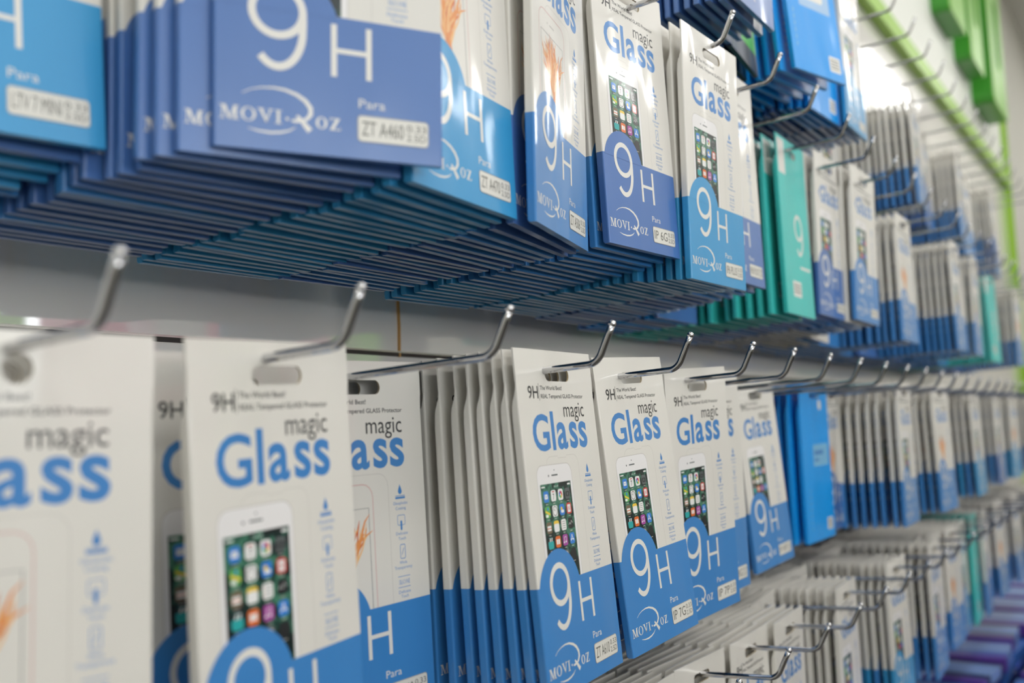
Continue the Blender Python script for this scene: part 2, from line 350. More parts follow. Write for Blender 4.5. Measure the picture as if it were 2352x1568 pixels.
def features(A, lod, mat='glass'):
    cu = 64.6
    if lod == 0:
        for v in (61, 75, 88, 101): A.rrect(cu - 3, v - 2, cu + 3, v + 1.5, .5, 1, 'azure_pale', 1)
        return
    drop = [(cu, 56.2)] + [(cu + 1.25 * math.cos(t), 59.4 + 1.35 * math.sin(t)) for t in [math.radians(-25 + k * 23) for k in range(11)]]
    A.poly(drop, 1, mat)
    A.rrect(cu - 3.2, 61.9, cu + 3.2, 62.8, .1, 1, mat, 1); A.rrect(cu - 3.2, 61.3, cu + 3.2, 61.6, .1, 1, mat, 1)
    tx = [('Oleophobic', 65.4), ('Coating', 67.7), ('Delicate', 79.0), ('Touch', 81.3), ('Whole', 92.0), ('Transparency', 94.2), ('Delicate', 105.0), ('Touch', 107.0)]
    for t, v in tx:
        hw = len(t) * .48
        A.text(t, cu - hw, cu + hw, v, 1.35, 1, mat, res=1 if lod < 2 else 2)
    A.stroke(rr(cu - 2.4, 70.2, cu + 2.4, 74.6, .6), .25, 1, mat, True); A.rrect(cu - .7, 72.6, cu + .5, 77, .5, 1.5, mat, 2)
    A.stroke(rr(cu - 1.6, 83.4, cu + 1.6, 89.6, .6), .3, 1, mat, True); A.stroke([(cu - .7, 88), (cu + .7, 85)], .3, 1.5, mat)
    A.rrect(cu - 4, 97.4, cu + 4, 97.65, .1, 1, mat, 1); A.rrect(cu - 4, 102.2, cu + 4, 102.45, .1, 1, mat, 1); A.text('SILICONE', cu - 3.4, cu + 3.6, 101, 2, 1, mat, res=1)

def glass_art(A, lod, picture, blue):
    # v >= 108.5 of the body is already blue; the disc rises above that line
    arc = ell(21.8, 114.7, 21.3, 21.3, 24 if lod else 12, 197.1, 342.9)
    A.poly([(arc[0][0], 109.2)] + arc + [(arc[-1][0], 109.2)], 6.9 if lod else 4, blue)
    up = 7.5
    nine(A, 21.4, 99.6, 130.2, 20.2, up, 'print', 2.7, 28 if lod else 14)
    aitch(A, 40.1, 54.9, 111.2, 129.8, 2.1, up, 'print')
    if lod: serif_logo(A, 'print', lod > 1); A.text('Para', 50.1, 59.9, 139.8, 3.2, 3, 'print', 'P', res=2)
    if picture == 'colour': phone_colour(A, lod)
    elif picture == 'feather': phone_feather(A, lod)
    gr = 4 if lod > 1 else 1
    A.text('G', 10.7, 27.4, 48.3, 17.6, 1, 'glass', 'G', .018, res=gr); A.text('l', 29.6, 33.0, 48.2, 18.6, 1, 'glass', 'l', .0, res=gr)
    for ch, a, b in (('a', 35.2, 46.2), ('s', 48.6, 57.8), ('s', 59.3, 68.7)): A.text(ch, a, b, 48.2, 13.3, 1, 'glass', ch, .024, res=gr)
    A.text('magic', 44.8, 67.9, 32.6, 5.1, 3, 'black', 'a', 0, res=4 if lod > 1 else 1)
    if lod:
        A.text('9H', 10, 20.2, 23.4, 5.9, 1, 'black', 'H', .012, res=3 if lod > 1 else 1)
    if lod >= 2:
        A.rrect(21.0, 16.2, 21.3, 24.4, .05, 1, 'black', 1)
        A.text('The World Best!', 22.4, 45.5, 19.3, 2.0, 1, 'black', 'H', .012)
        A.text('REAL Tempered GLASS Protector', 22.6, 68.6, 23.3, 2.0, 1, 'black', 'H', .012)
    elif lod == 1:
        A.rrect(22.4, 17.6, 45.5, 18.8, .1, 1, 'icon_grey', 1); A.rrect(22.6, 21.6, 68.6, 22.8, .1, 1, 'icon_grey', 1)
    features(A, lod)

def azure_art(A, lod, *_):
    A.rrect(30, 62, 74, 84, 1.5, 1, 'azure_pale'); A.rrect(33, 68, 60, 72.6, .5, 2, 'glass', 2); A.rrect(33, 76, 46, 79, .5, 2, 'glass', 2)
    for k in range(7): A.rrect(14, 106 + k * 6.2, 16.4, 109 + k * 6.2, .4, 1, 'azure_pale', 1)
    A.rrect(60, 138, 76, 150, 1.2, 1, 'print')
    for k in range(4): A.rrect(62, 140 + 2.4 * k, 74, 141 + 2.4 * k, .1, 2, 'icon_grey', 1)
    A.poly(ell(57, 22, 4.6, 5.6, 14), 1, 'print')
def azure_art2(A, lod, *_):
    A.rrect(20, -0.0 + .6, 70, 98, 1, 1, 'mist'); A.rrect(30, 30, 60, 90, 4, 1.7, 'print')
    A.rrect(58, 136, 76, 150, 1.2, 1, 'print')
    for k in range(4): A.rrect(60, 138.4 + 2.6 * k, 74, 139.4 + 2.6 * k, .1, 2, 'icon_grey', 1)
    for k in range(6): A.rrect(8, 103 + k * 6, 9.6, 107 + k * 6, .4, 1, 'azure_pale', 1)
def teal_art(A, lod, *_):
    nine(A, 48, 66, 104, 24, 1, 'print', 3.4, 24)
    A.rrect(46, 113, 76, 115.4, .5, 1, 'print', 2); A.rrect(3, 3, 22, 34, .8, 1, 'print', 2)
    A.rrect(20, 128, 44, 142, 1.2, 1, 'print')
    for k in range(3): A.rrect(22, 131 + 3 * k, 42, 132.2 + 3 * k, .1, 2, 'icon_grey', 1)
def green_art(A, lod, *_):
    A.rrect(14, 14, 70, 92, 3, 1, 'mist'); A.rrect(30, 40, 66, 90, 3, 1.8, 'glass')
    A.poly([(0.3, 120), (81.7, 104), (81.7, 140), (.3, 140)], 1, 'green')
def plain_art(A, lod, *_):
    A.rrect(12, 40, 70, 96, 3, 1, 'board')

# body of a packet: thin header with the hanging slot, pocket swelling to full thickness below
def packet_mesh(name, upper, lower, art, lod, picture=None, split=108.5, hole='slot'):
    A = Art()
    Vb = lambda u, y, v: ((u - W / 2) / 1000, y / 1000, -v / 1000)
    mU, mL = A.mi(upper), A.mi(lower)
    def face(ids, m): A.f.append(tuple(ids)); A.m.append(m)
    # header slab
    hv = 15.6
    outer = [(0, 0), (W, 0), (W, hv), (0, hv)]
    if hole == 'slot': hp = rr(SX - SHW, SV - SHH, SX + SHW, SV + SHH, SHH - .05, 2 if lod == 0 else 5)
    else: hp = ell(SX, SV - 1.2, 4.3, 4.3, 20)
    pts = outer + hp
    tr = tessellate_polygon([[Vector((p[0], p[1], 0)) for p in outer], [Vector((p[0], p[1], 0)) for p in hp]])
    bt = .9
    b0 = len(A.v)
    for p in pts: A.v.append(Vb(p[0], 0, p[1]))
    for p in pts: A.v.append(Vb(p[0], bt, p[1]))
    n = len(pts)
    for t in tr:
        a, b, c = [pts[i] for i in t]
        s = (b[0] - a[0]) * (c[1] - a[1]) - (b[1] - a[1]) * (c[0] - a[0])
        t = t if s < 0 else t[::-1]
        face([b0 + i for i in t], mU); face([b0 + n + i for i in t[::-1]], mU)
    for a, b in ((0, 1), (1, 2), (3, 0)):
        face([b0 + a, b0 + b, b0 + n + b, b0 + n + a], mU)
    k = len(hp); mI = A.mi('inner')
    for i in range(k):
        j = (i + 1) % k
        face([b0 + 4 + j, b0 + 4 + i, b0 + n + 4 + i, b0 + n + 4 + j], mI)
    # pocket
    prof = [(hv, .9), (17.2, 1.05), (19.5, 1.5), (22, 2.4), (24.5, 3.4), (27, 4.0), (32, TH - .1), (50, TH), (split, TH + .3), (split + .01, TH + .3), (H - 1, TH), (H, TH - .8)]
    if lod == 0: prof = [(hv, .9), (20, 1.7), (25, 3.4), (32, 4.2), (split, TH + .2), (split + .01, TH + .2), (H, TH - .3)]
    rings = []
    for v, t in prof:
        c = min(.8, t * .4); d = c * .3
        loop = [(0, c), (d, d), (c, 0), (W - c, 0), (W - d, d), (W, c), (W, t - c), (W - d, t - d), (W - c, t), (c, t), (d, t - d), (0, t - c)]
        base = len(A.v)
        for u, y in loop: A.v.append(Vb(u, y, v))
        rings.append((base, v))
    for (a, va), (b, vb) in zip(rings, rings[1:]):
        m = mU if vb <= split else mL
        for i in range(12):
            j = (i + 1) % 12; face([a + i, a + j, b + j, b + i], m)
    a = rings[-1][0]; face([a + i for i in range(12)][::-1], mL)
    nb = len(A.f)
    art(A, lod, picture, lower)
    me = mesh_from(A.v, A.f, [P[x] for x in A.names], A.m, name)
    bm = bmesh.new(); bm.from_mesh(me); bm.faces.ensure_lookup_table()
    bmesh.ops.recalc_face_normals(bm, faces=bm.faces[:nb]); bm.to_mesh(me); bm.free()
    return me

KINDS = {
    'phone': ('white', 'blue', glass_art, 'colour', 108.5, 'slot'), 'phone_royal': ('white', 'royal', glass_art, 'colour', 108.5, 'slot'),
    'phone_sky': ('white', 'sky', glass_art, 'colour', 108.5, 'slot'),
    'feather': ('white', 'blue', glass_art, 'feather', 108.5, 'slot'), 'feather_sky': ('white', 'sky', glass_art, 'feather', 108.5, 'slot'),
    'feather_royal': ('white', 'royal', glass_art, 'feather', 108.5, 'slot'), 'feather_round': ('white', 'blue', glass_art, 'feather', 108.5, 'round'),
    'azure': ('azure', 'azure', azure_art, None, 108.5, 'slot'), 'azure_pic': ('azure', 'azure', azure_art2, None, 108.5, 'slot'),
    'teal': ('teal', 'teal', teal_art, None, 108.5, 'slot'), 'green': ('print', 'navy', green_art, None, 100, 'slot'),
    'pale': ('board', 'board', plain_art, None, 108.5, 'slot'),
}
_pm = {}
def pmesh(kind, lod):
    if (kind, lod) not in _pm:
        u, l, a, pic, sp, ho = KINDS[kind]
        _pm[(kind, lod)] = packet_mesh('packet_' + kind, u, l, a, lod, pic, sp, ho)
    return _pm[(kind, lod)]

_sm = {}
def sticker_mesh(t):
    if t in _sm: return _sm[t]
    A = Art(); u0, v0, u1, v1 = 49.6, 142.4, 76.4, 151.8
    A.names = ['s', 'i']
    A.add(rr(u0, v0, u1, v1, 1.5, 4), [tuple(range(20))], 0, 's', -.14)
    A.stroke(rr(u0 + .15, v0 + .15, u1 - .15, v1 - .15, 1.4, 4), .16, 0, 'i', True)
    for k in range(len(A.v)): A.v[k] = (A.v[k][0], min(A.v[k][1], -.00014) if k < 20 else -.00018, A.v[k][2])
    A.v = A.v; L = 3.6
    A.text(t, u0 + 1.6, u0 + 17.2, v1 - 2.3, 5.0, L, 'i'); A.text('0.33', u0 + 18.4, u1 - 1, v0 + 4.2, 2.5, L, 'i', '0'); A.text('2.5D', u0 + 18.4, u1 - 1, v1 - 1.8, 2.5, L, 'i', '2')
    for k in range(60, len(A.v)): A.v[k] = (A.v[k][0], -.00020, A.v[k][2])
    _sm[t] = mesh_from(A.v, A.f, [M_STICK, M_INK], A.m, 'sticker'); return _sm[t]

# ------------------------------------------------------------------ the setting
def struct(name, me):
    o = obj(name, me); o['kind'] = 'structure'; return o
XE = 3.86                                  # far end of the shop-fitting wall
struct('wall_left', box_mesh(-1.6, XE, 0, 0.03, -1.3, 0.79, M_WALL))
struct('wall_behind', box_mesh(-1.6, 6.5, 0.06, 0.12, -1.3, CEIL, M_WALL2))
struct('wall_right', box_mesh(2.3, 6.6, -3.1, -3.0, -1.3, CEIL, M_WALL2))  # unseen wall added to block the horizon glow mirrored in far packets
struct('wall_near', box_mesh(-1.7, -1.6, -3.1, 0.12, -1.3, CEIL, M_WALL2))  # unseen wall added to cut light on the packets' left-facing sides
struct('wall_far', box_mesh(6.5, 6.6, -3.0, 0.12, -1.3, CEIL, M_WALL2))
struct('floor', box_mesh(-1.6, 6.6, -3.0, 0.12, -1.35, -1.3, M_FLOOR))
struct('ceiling', box_mesh(-1.6, 6.6, -3.0, 0.12, CEIL, CEIL + .05, gloss('ceiling_paint', srgb(225, 224, 220), 0.9)))
struct('trim_1', box_mesh(-1.6, XE, -0.02, 0.0, 0.785, 0.825, M_LIME))
struct('trim_2', box_mesh(XE, XE + .02, -0.022, 0.03, -1.3, 1.7, M_LIME))
hd = obj('header_panel', box_mesh(-1.6, XE, -0.003, 0.05, 0.825, 1.7, gloss('header_white', srgb(226, 228, 220), 0.5)))
tag(hd, 'white header panel above the lime green trim at the top right', 'panel')
n = 3
for z in (-0.345, -0.1445, 0.0555):
    g = struct('trim_%d' % n, box_mesh(-1.6, XE, -0.0012, 0.0, z - .0012, z + .0012, M_DARK)); n += 1
    g = struct('trim_%d' % n, box_mesh(-1.6, XE, -0.0022, 0.0, z + .0012, z + .0024, M_METALTRIM)); n += 1
dr = obj('glue_drip', mesh_from([(.5246, -.0015, .104), (.5262, -.0015, .104), (.5266, -.0015, .075), (.5260, -.0015, .054), (.5244, -.0015, .054), (.5250, -.0015, .075),
      (.5246, .0, .104), (.5262, .0, .104), (.5266, .0, .075), (.5260, .0, .054), (.5244, .0, .054), (.5250, .0, .075)],
      [(0, 5, 4, 3, 2, 1), (0, 1, 7, 6), (1, 2, 8, 7), (2, 3, 9, 8), (3, 4, 10, 9), (4, 5, 11, 10), (5, 0, 6, 11)], [M_AMBER], [0] * 7))
tag(dr, 'thin amber drip of dried glue on the white wall panel', 'glue drip')

# raised green letters on the header
def letter(x, z0, wd, ht, dp, lab):
    t = bpy.data.objects.new('sign_letter', None); C.objects.link(t); t.location = (x, -.003, z0)
    tag(t, lab, 'sign letter', 'raised green sign letters on the white header')
    A = rr(0, 0, wd, ht, wd * .08, 6); B = rr(wd * .42, ht * .3, wd * .72, ht * .8, wd * .1, 6); nn = len(A)
    vs = [(p[0], 0, p[1]) for p in A] + [(p[0], 0, p[1]) for p in B] + [(p[0], -dp, p[1]) for p in A] + [(p[0], -dp, p[1]) for p in B]
    fs = []
    for i in range(nn):
        j = (i + 1) % nn
        fs.append((i, j, 2 * nn + j, 2 * nn + i)); fs.append((nn + j, nn + i, 3 * nn + i, 3 * nn + j))
    obj('letter_side', mesh_from(vs, fs, [M_GREEN], [0] * len(fs)), t)
    vs2 = [(p[0], -dp, p[1]) for p in A] + [(p[0], -dp, p[1]) for p in B] + [(p[0], -dp - .003, p[1]) for p in A] + [(p[0], -dp - .003, p[1]) for p in B]
    fs2 = []
    for i in range(nn):
        j = (i + 1) % nn
        fs2 += [(2 * nn + i, 2 * nn + j, 3 * nn + j, 3 * nn + i), (i, j, 2 * nn + j, 2 * nn + i), (nn + j, nn + i, 3 * nn + i, 3 * nn + j)]
    f = obj('letter_face', mesh_from(vs2, fs2, [M_LGREEN], [0] * len(fs2)), t); f['label'] = 'light green front face'
letter(2.66, 1.02, .24, .42, .045, 'raised green sign letter nearest the camera at the top edge')
letter(2.97, 0.985, .22, .42, .045, 'raised green sign letter in the middle of the three')
letter(3.24, 0.93, .30, .46, .06, 'raised green sign letter nearest the lime green end post')

# ceiling lamps
for x, y in LAMPS:
    t = bpy.data.objects.new('ceiling_light', None); C.objects.link(t); t.location = (x, y, CEIL)
    tag(t, 'long white ceiling light over the shop aisle', 'ceiling light', 'ceiling lights')
    obj('lamp_housing', box_mesh(-.62, .62, -.11, .11, -.035, 0, gloss('lamp_white', (.8, .8, .8), .4), .004), t)
    obj('lamp_diffuser', box_mesh(-.6, .6, -.09, .09, -.045, -.035, M_DIFF), t)
    area(x, y, CEIL - .06, 1.2, .18, LAMP_E)

# opposite shelving, seen only as reflections in the glossy panels
gs = bpy.data.objects.new('shelving_unit', None); C.objects.link(gs); gs.location = (0, -2.4, -1.5)
tag(gs, 'white shelving unit on the other side of the aisle', 'shelf')
obj('back_panel', box_mesh(-1, 5.5, -.42, -.4, 0, 1.5, M_WALL2), gs)
for z in (.35, .8, 1.2, 1.5): obj('shelf_board', box_mesh(-1, 5.5, -.4, 0, z, z + .02, M_METALTRIM), gs)
gm = [gloss('toy_pink', srgb(250, 90, 150), .3), gloss('toy_lime', srgb(150, 235, 70), .3), gloss('toy_white', srgb(225, 225, 225), .3), gloss('toy_grey', srgb(90, 84, 92), .3), gloss('toy_rose', srgb(240, 170, 190), .3)]
gmn = ['pink', 'lime green', 'white', 'dark grey', 'rose']
rb = random.Random(5)
for k, x, wd, hh in ((1, .55, .1, .62), (0, .95, .22, .5), (4, 1.32, .16, .66), (1, 1.62, .2, .7), (0, 1.98, .2, .62), (2, 2.3, .22, .74), (0, 2.62, .24, .68), (4, 2.95, .2, .72), (1, 3.3, .12, .78), (3, 3.6, .2, .6)):
    b = obj('carton', box_mesh(-wd / 2, wd / 2, -.1, .1, 0, hh, gm[k], .004)); b.location = (x, -2.58, .021)
    tag(b, '%s carton standing on the shelving across the aisle' % gmn[k], 'box', 'cartons on the opposite shelves')

# ------------------------------------------------------------------ hooks
X0, DX = 0.149, 0.0866
ROWZ = [0.4354, 0.2395, 0.029, -0.1605]
ROWN = ['top', 'upper', 'middle', 'lower']
ORD = ['zeroth', 'first', 'second', 'third', 'fourth', 'fifth', 'sixth', 'seventh', 'eighth', 'ninth', 'tenth', 'eleventh', 'twelfth', 'thirteenth', 'fourteenth',
       'fifteenth', 'sixteenth', 'seventeenth', 'eighteenth', 'nineteenth', 'twentieth', 'twenty-first', 'twenty-second', 'twenty-third', 'twenty-fourth', 'twenty-fifth', 'twenty-sixth', 'twenty-seventh', 'twenty-eighth']
def wire_z(y, r): return ROWZ[r] + (-y - .2) * .045
def hook_path():
    z = lambda y: (-y - .2) * .045
    pts = [Vector((0, y, z(y))) for y in (-.003, -.06, -.12, -.18, -.2145)]
    # bend
    a0 = math.atan(.045); a1 = math.radians(64); R = .0085
    c = Vector((0, -.2145 + R * -math.sin(-a0) * 0, z(-.2145)))
    y, zz, ang = -.2145, z(-.2145), a0; st = 9
    for k in range(st):
        ang += (a1 - a0) / st; l = R * (a1 - a0) / st
        y -= math.cos(ang) * l; zz += math.sin(ang) * l; pts.append(Vector((0, y, zz)))
    for k in range(3):
        y -= math.cos(a1) * .0047; zz += math.sin(a1) * .0047; pts.append(Vector((0, y, zz)))
    return pts
HM = tube_mesh(hook_path(), .00168, M_CHROME, 16)
PLM = box_mesh(-.012, .012, -.004, 0, -.02, .012, M_STEEL, .001)
CAPM = bpy.data.meshes.new('cap')
bm = bmesh.new(); bmesh.ops.create_uvsphere(bm, u_segments=14, v_segments=8, radius=.0019); bm.to_mesh(CAPM); bm.free(); CAPM.materials.append(M_CHROME)
for p in CAPM.polygons: p.use_smooth = True
tipv = hook_path()[-1]
HOOKX = {
    2: [.149, .236, .321, .406, .495, .590, .670, .755, .8425] + [.9285 + .0866 * k for k in range(18)],
    1: [.152, .238, .324, .409, .503, .590, .681, .768, .860, .945, 1.035] + [1.122 + .0866 * k for k in range(15)],
    0: [.670, .755, .8425] + [.9285 + .0866 * k for k in range(17)],
    3: [.448, .535, .620, .706, .790, .873] + [.960 + .0866 * k for k in range(17)],
}
HDESC = {(2, .149): 'running through the round hole of the big blurred white packet', (2, .236): 'carrying the large sharp-edged packet with colour icons at the left',
         (2, .321): 'longest bare one, in front of the ZT A510 packet', (2, .406): 'carrying the ZT A610 packet', (2, .495): 'carrying the IP 7G packet',
         (1, .590): 'carrying the packet with the sky blue foot beside the IP 6G one', (1, .860): 'carrying the front teal packet'}
hooks_made = 0
for r, xs in HOOKX.items():
    for i, x in enumerate(xs):
        h = bpy.data.objects.new('display_hook', None); C.objects.link(h); h.location = (x, 0, ROWZ[r])
        d = HDESC.get((r, x))
        lab = ('chrome display hook ' + d) if d else 'chrome display hook, %s from the left in the %s row' % (ORD[i + 1], ROWN[r])
        tag(h, lab, 'hook', 'chrome display hooks of the %s row' % ROWN[r])
        obj('hook_wire', HM, h); pl = obj('wall_plate', PLM, h); pl.location = (0, 0, -.009)
        cp = obj('hook_tip', CAPM, h); cp.location = tipv

# ------------------------------------------------------------------ packets
SPECS = []   # dicts: row, x, y, z, yaw, tilt, roll, kind, label, front, sticker, group
def front(row, x, y, z, yaw, tilt, roll, kind, label, sticker=None, hx=None, **k):
    d = dict(row=row, x=x, y=y, z=z, yaw=math.radians(yaw), tilt=math.radians(tilt), roll=math.radians(roll), kind=kind, label=label, sticker=sticker, front=True, **k)
    SPECS.append(d); return d
rj = random.Random(11)
def pile(fd, hx, n, kinds, pitch=.0068, first=None, label=None, jit=1.0, group=None, offs=None, decay=3.5):
    y = fd['y']; yaw, tilt, roll = fd['yaw'], fd['tilt'], fd['roll']; dz0 = fd['z'] - wire_z(y, fd['row']) - .0102
    dxf, yw, tl = fd['x'] - hx, yaw, tilt
    for i in range(1, n + 1):
        e = math.exp(-i / decay)
        ny = yaw * e + math.radians(rj.uniform(-1, 1)) * jit; nt = tilt * e + math.radians(rj.uniform(-.35, .25)) * jit * .5
        step = (offs[i - 1] - (offs[i - 2] if i > 1 else 0)) if offs else pitch * rj.uniform(.93, 1.07)
        extra = .049 * abs(math.sin(ny) - math.sin(yw))
        et = max(0.0, (math.sin(nt) - math.sin(tl)) * -.158)
        y += step + (extra if not offs else 0) + (et * .0 if offs else et * .6)
        yw, tl = ny, nt
        if y > -.012: break
        z = wire_z(y, fd['row']) + .0102
        SPECS.append(dict(row=fd['row'], x=hx + dxf * e + rj.uniform(-.0022, .0022) * jit, y=y, z=z + dz0 * math.exp(-i / 5) + rj.uniform(-.0006, .0001), yaw=ny, tilt=nt, roll=roll * e + math.radians(rj.uniform(-.5, .5)) * jit,
                          kind=rj.choice(kinds) if not callable(kinds) else kinds(i), label=label, sticker=None, front=False, group=group))

G = 'white and blue packet'
# --- upper row
f = front(1, .1568, -.1384, .2571, -7.8, -1.1, -1.3, 'feather_sky', G + ' with a blurred silver sticker at the top left corner', 'LTV 7 MINI')
pile(f, .152, 13, ['phone_royal', 'phone', 'feather_sky'], .0066, label='white and blue packet stacked behind the top left corner packet')
f = front(1, .2477, -.2109, .2556, -30.1, 2.9, .4, 'phone_royal', G + ' with a ZT A460 sticker, turned towards the camera', 'ZT A460')
pile(f, .238, 19, ['phone_royal', 'phone_royal', 'phone'], .0061, label='white and blue packet stacked behind the ZT A460 packet', decay=4.5, jit=1.6)
f = front(1, .3244, -.205, .2513, 5, -1.3, .3, 'feather_sky', G + ' with a ZT A470 sticker', 'ZT A470')
pile(f, .3255, 22, ['feather_sky', 'feather_sky', 'phone_sky'], .0062, jit=1.5, label='white and sky blue packet stacked behind the ZT A470 packet')
f = front(1, .4092, -.2066, .2491, 13, 1.1, .6, 'feather', G + ' with a ZT A506 sticker', 'ZT A506')
pile(f, .405, 20, ['feather', 'feather_royal'], .0062, jit=1.5, label='white and blue packet stacked behind the ZT A506 packet')
f = front(1, .5028, -.1966, .2556, -2.6, -1.5, -.5, 'phone_royal', G + ' with an IP 6G sticker and a bright glare spot', 'IP 6G')
pile(f, .503, 21, lambda i: 'phone' if i < 14 else 'feather_sky', .0064, jit=1.4, label='white and blue packet stacked behind the IP 6G packet')
f = front(1, .5877, -.2123, .2439, -2.3, .8, .1, 'phone_sky', G + ' with a sky blue foot, beside the IP 6G packet', 'IP6 PLUS')
pile(f, .590, 22, ['phone_sky', 'feather_sky'], .0068, label='white packet stacked behind the sky blue footed packet of the upper row')
f = front(1, .6921, -.1863, .2581, .3, -1.1, .3, 'phone_royal', G + ' half hidden behind the sky blue footed one', 'IP6S PLUS')
pile(f, .681, 19, ['phone_royal', 'phone'], .007, label='white and blue packet stacked just left of the teal packets')
f = front(1, .770, -.100, .2446, 1, 0, 0, 'phone_royal', G + ' far back on its hook, left of the teal packets')
pile(f, .768, 8, ['phone_royal', 'azure'], .008, label='blue packet far back on the hook left of the teal packets')
f = front(1, .8756, -.1699, .2496, 1.1, -.7, .1, 'teal', 'plain teal packet with a large white nine at the front of its hook')
pile(f, .860, 15, ['teal'], .0088, label='plain teal packet stacked behind the front teal one', jit=2.2)
f = front(1, .975, -.1752, .2550, -1.8, .7, 1.2, 'phone_royal', G + ', first of two to the right of the teal packets', 'IP 5G')
pile(f, .945, 18, ['phone_royal', 'phone'], .0075, label='white and blue packet on the first hook right of the teal ones', jit=1.5)
f = front(1, 1.050, -.1898, .2541, -2.0, 1.1, 1.2, 'phone', G + ', second of two to the right of the teal packets', 'IP 5S')
pile(f, 1.035, 19, ['phone', 'pale'], .0075, label='white and blue packet on the second hook right of the teal ones', jit=1.5)
# --- middle row
f = front(2, .1505, -.1786, .0332, -7.8, .9, .2, 'feather_round', G + ' with a round hole, big and blurred at the lower left', 'ZT A452')
pile(f, .149, 8, ['feather'], .0066, label='white and blue packet behind the round-holed packet at the lower left')
f = front(2, .2408, -.1826, .0344, 6.3, -.7, -1.9, 'phone', G + ' with colour icons, hanging second from the left in the middle row', 'IP 6S')
SPECS.append(dict(row=2, x=.2494, y=-.1494, z=.0327, yaw=math.radians(-1.2), tilt=math.radians(-2.1), roll=0, kind='phone', label='shaded ' + G + ' seen through the gap between the two leftmost front packets', sticker=None, front=True, group=None, ))
f2 = dict(SPECS[-1]); pile(f2, .238, 5, ['phone'], .010, label='white and blue packet at the back of the second hook of the middle row')
f = front(2, .3297, -.1394, .0341, -3.1, -1, -.8, 'feather', G + ' with a ZT A510 sticker, far back on its hook', 'ZT A510')
pile(f, .3255, 6, ['feather'], .009, label='white and blue packet stacked behind the ZT A510 packet')
f = front(2, .4185, -.1879, .0386, 4.3, -4, -.5, 'phone', G + ' with a ZT A610 sticker, in sharp focus', 'ZT A610')
pile(f, .4165, 9, lambda i: 'feather' if i > 6 else 'phone', offs=[.0052, .0102, .0168, .0236, .031, .0402, .0498, .057, .078], label='white and blue packet fanned out behind the ZT A610 packet', jit=.5, decay=6)
f = front(2, .5078, -.1831, .0395, -1.3, -4.7, -2.5, 'phone', G + ' with an IP 7G sticker', 'IP 7G')
pile(f, .499, 5, ['phone'], .010, label='white and blue packet hanging behind the IP 7G packet')
f = front(2, .6037, -.1831, .0364, -5, .7, -3, 'phone', G + ' overlapped on its left by the IP 7G packet', 'IP 7P')
pile(f, .592, 4, ['phone'], .010, label='white and blue packet hanging behind the one right of IP 7G')
f = front(2, .678, -.166, .0377, -1, 0, -1.5, 'phone', G + ' showing only a narrow strip left of the tilted packet', 'IP 8G')
pile(f, .672, 4, ['phone'], .010, label='white and blue packet behind the narrow strip left of the tilted packet')
f = front(2, .7565, -.0900, .0343, 0, 0, -1, 'phone', G + ' far back on its hook, left of the tilted packet')
pile(f, .755, 3, ['phone'], .010, label='white and blue packet at the wall end of the hook left of the tilted packet')
f = front(2, .8400, -.1349, .0345, -3.9, -2.9, -3.4, 'phone', G + ' tilted sideways, just left of the azure packets', 'IP 8P')
pile(f, .843, 6, ['phone', 'feather'], .009, label='white and blue packet hanging behind the tilted packet')
f = front(2, .9285, -.090, .0343, 0, 0, -1, 'phone', G + ' far back between the tilted packet and the azure ones')
f = front(2, 1.0224, -.1319, .0367, -2.4, .3, -.9, 'azure', 'plain azure packet with a pale label at the front of its hook')
pile(f, 1.016, 8, ['azure'], .0095, label='plain azure packet stacked behind the front azure one', jit=1.5)
f = front(2, 1.125, -.1208, .0370, 1, .4, -1.5, 'feather_royal', G + ' with an orange plume, first right of the azure packet', 'ZT A910')
pile(f, 1.1017, 4, ['feather_royal'], .012, label='white and blue packet behind the plume packet right of the azure one')
f = front(1, 1.122, -.115, .2455, 3, 0, 1, 'pale', 'plain pale grey packet turned backwards, third hook right of the teal ones')
pile(f, 1.122, 7, ['phone', 'pale'], .011, label='packet hanging behind the plain pale grey one', jit=2)

# --- top row
f = front(0, .674, -.214, .4475, 0, 0, 0, 'phone_royal', G + ' with only its dark foot in view at the top edge')
pile(f, .670, 17, ['phone_royal'], .007, label='packet of the top row seen only by its dark foot at the top edge')
f = front(0, .7511, -.1704, .4434, 6, -2.7, 0, 'green', 'white packet with a bright green band near its dark foot')
pile(f, .755, 17, ['green'], .0075, label='dark footed packet stacked behind the green banded one')
f = front(0, .8418, -.2013, .4494, -14.1, -3.5, -1.4, 'azure_pic', 'azure packet of the top row with a pale picture, turned towards the camera')
pile(f, .8425, 15, ['azure'], .0088, label='azure packet stacked behind the turned azure packet of the top row', jit=1.4, decay=5)
f = front(0, .940, -.185, .4449, -3, 0, -.5, 'azure_pic', 'azure packet with a pale picture, behind and right of the turned one')
pile(f, .9285, 19, ['azure', 'phone_royal'], .0075, label='dark packet stacked on the fourth hook of the top row', jit=1.4)
f = front(0, 1.022, -.195, .4454, 1, 0, -.5, 'phone_sky', G + ' of the top row below the start of the lime trim', 'ZT L3')
pile(f, 1.015, 20, ['phone_royal', 'phone'], .0072, label='white and blue packet on the fifth hook of the top row', jit=1.4)

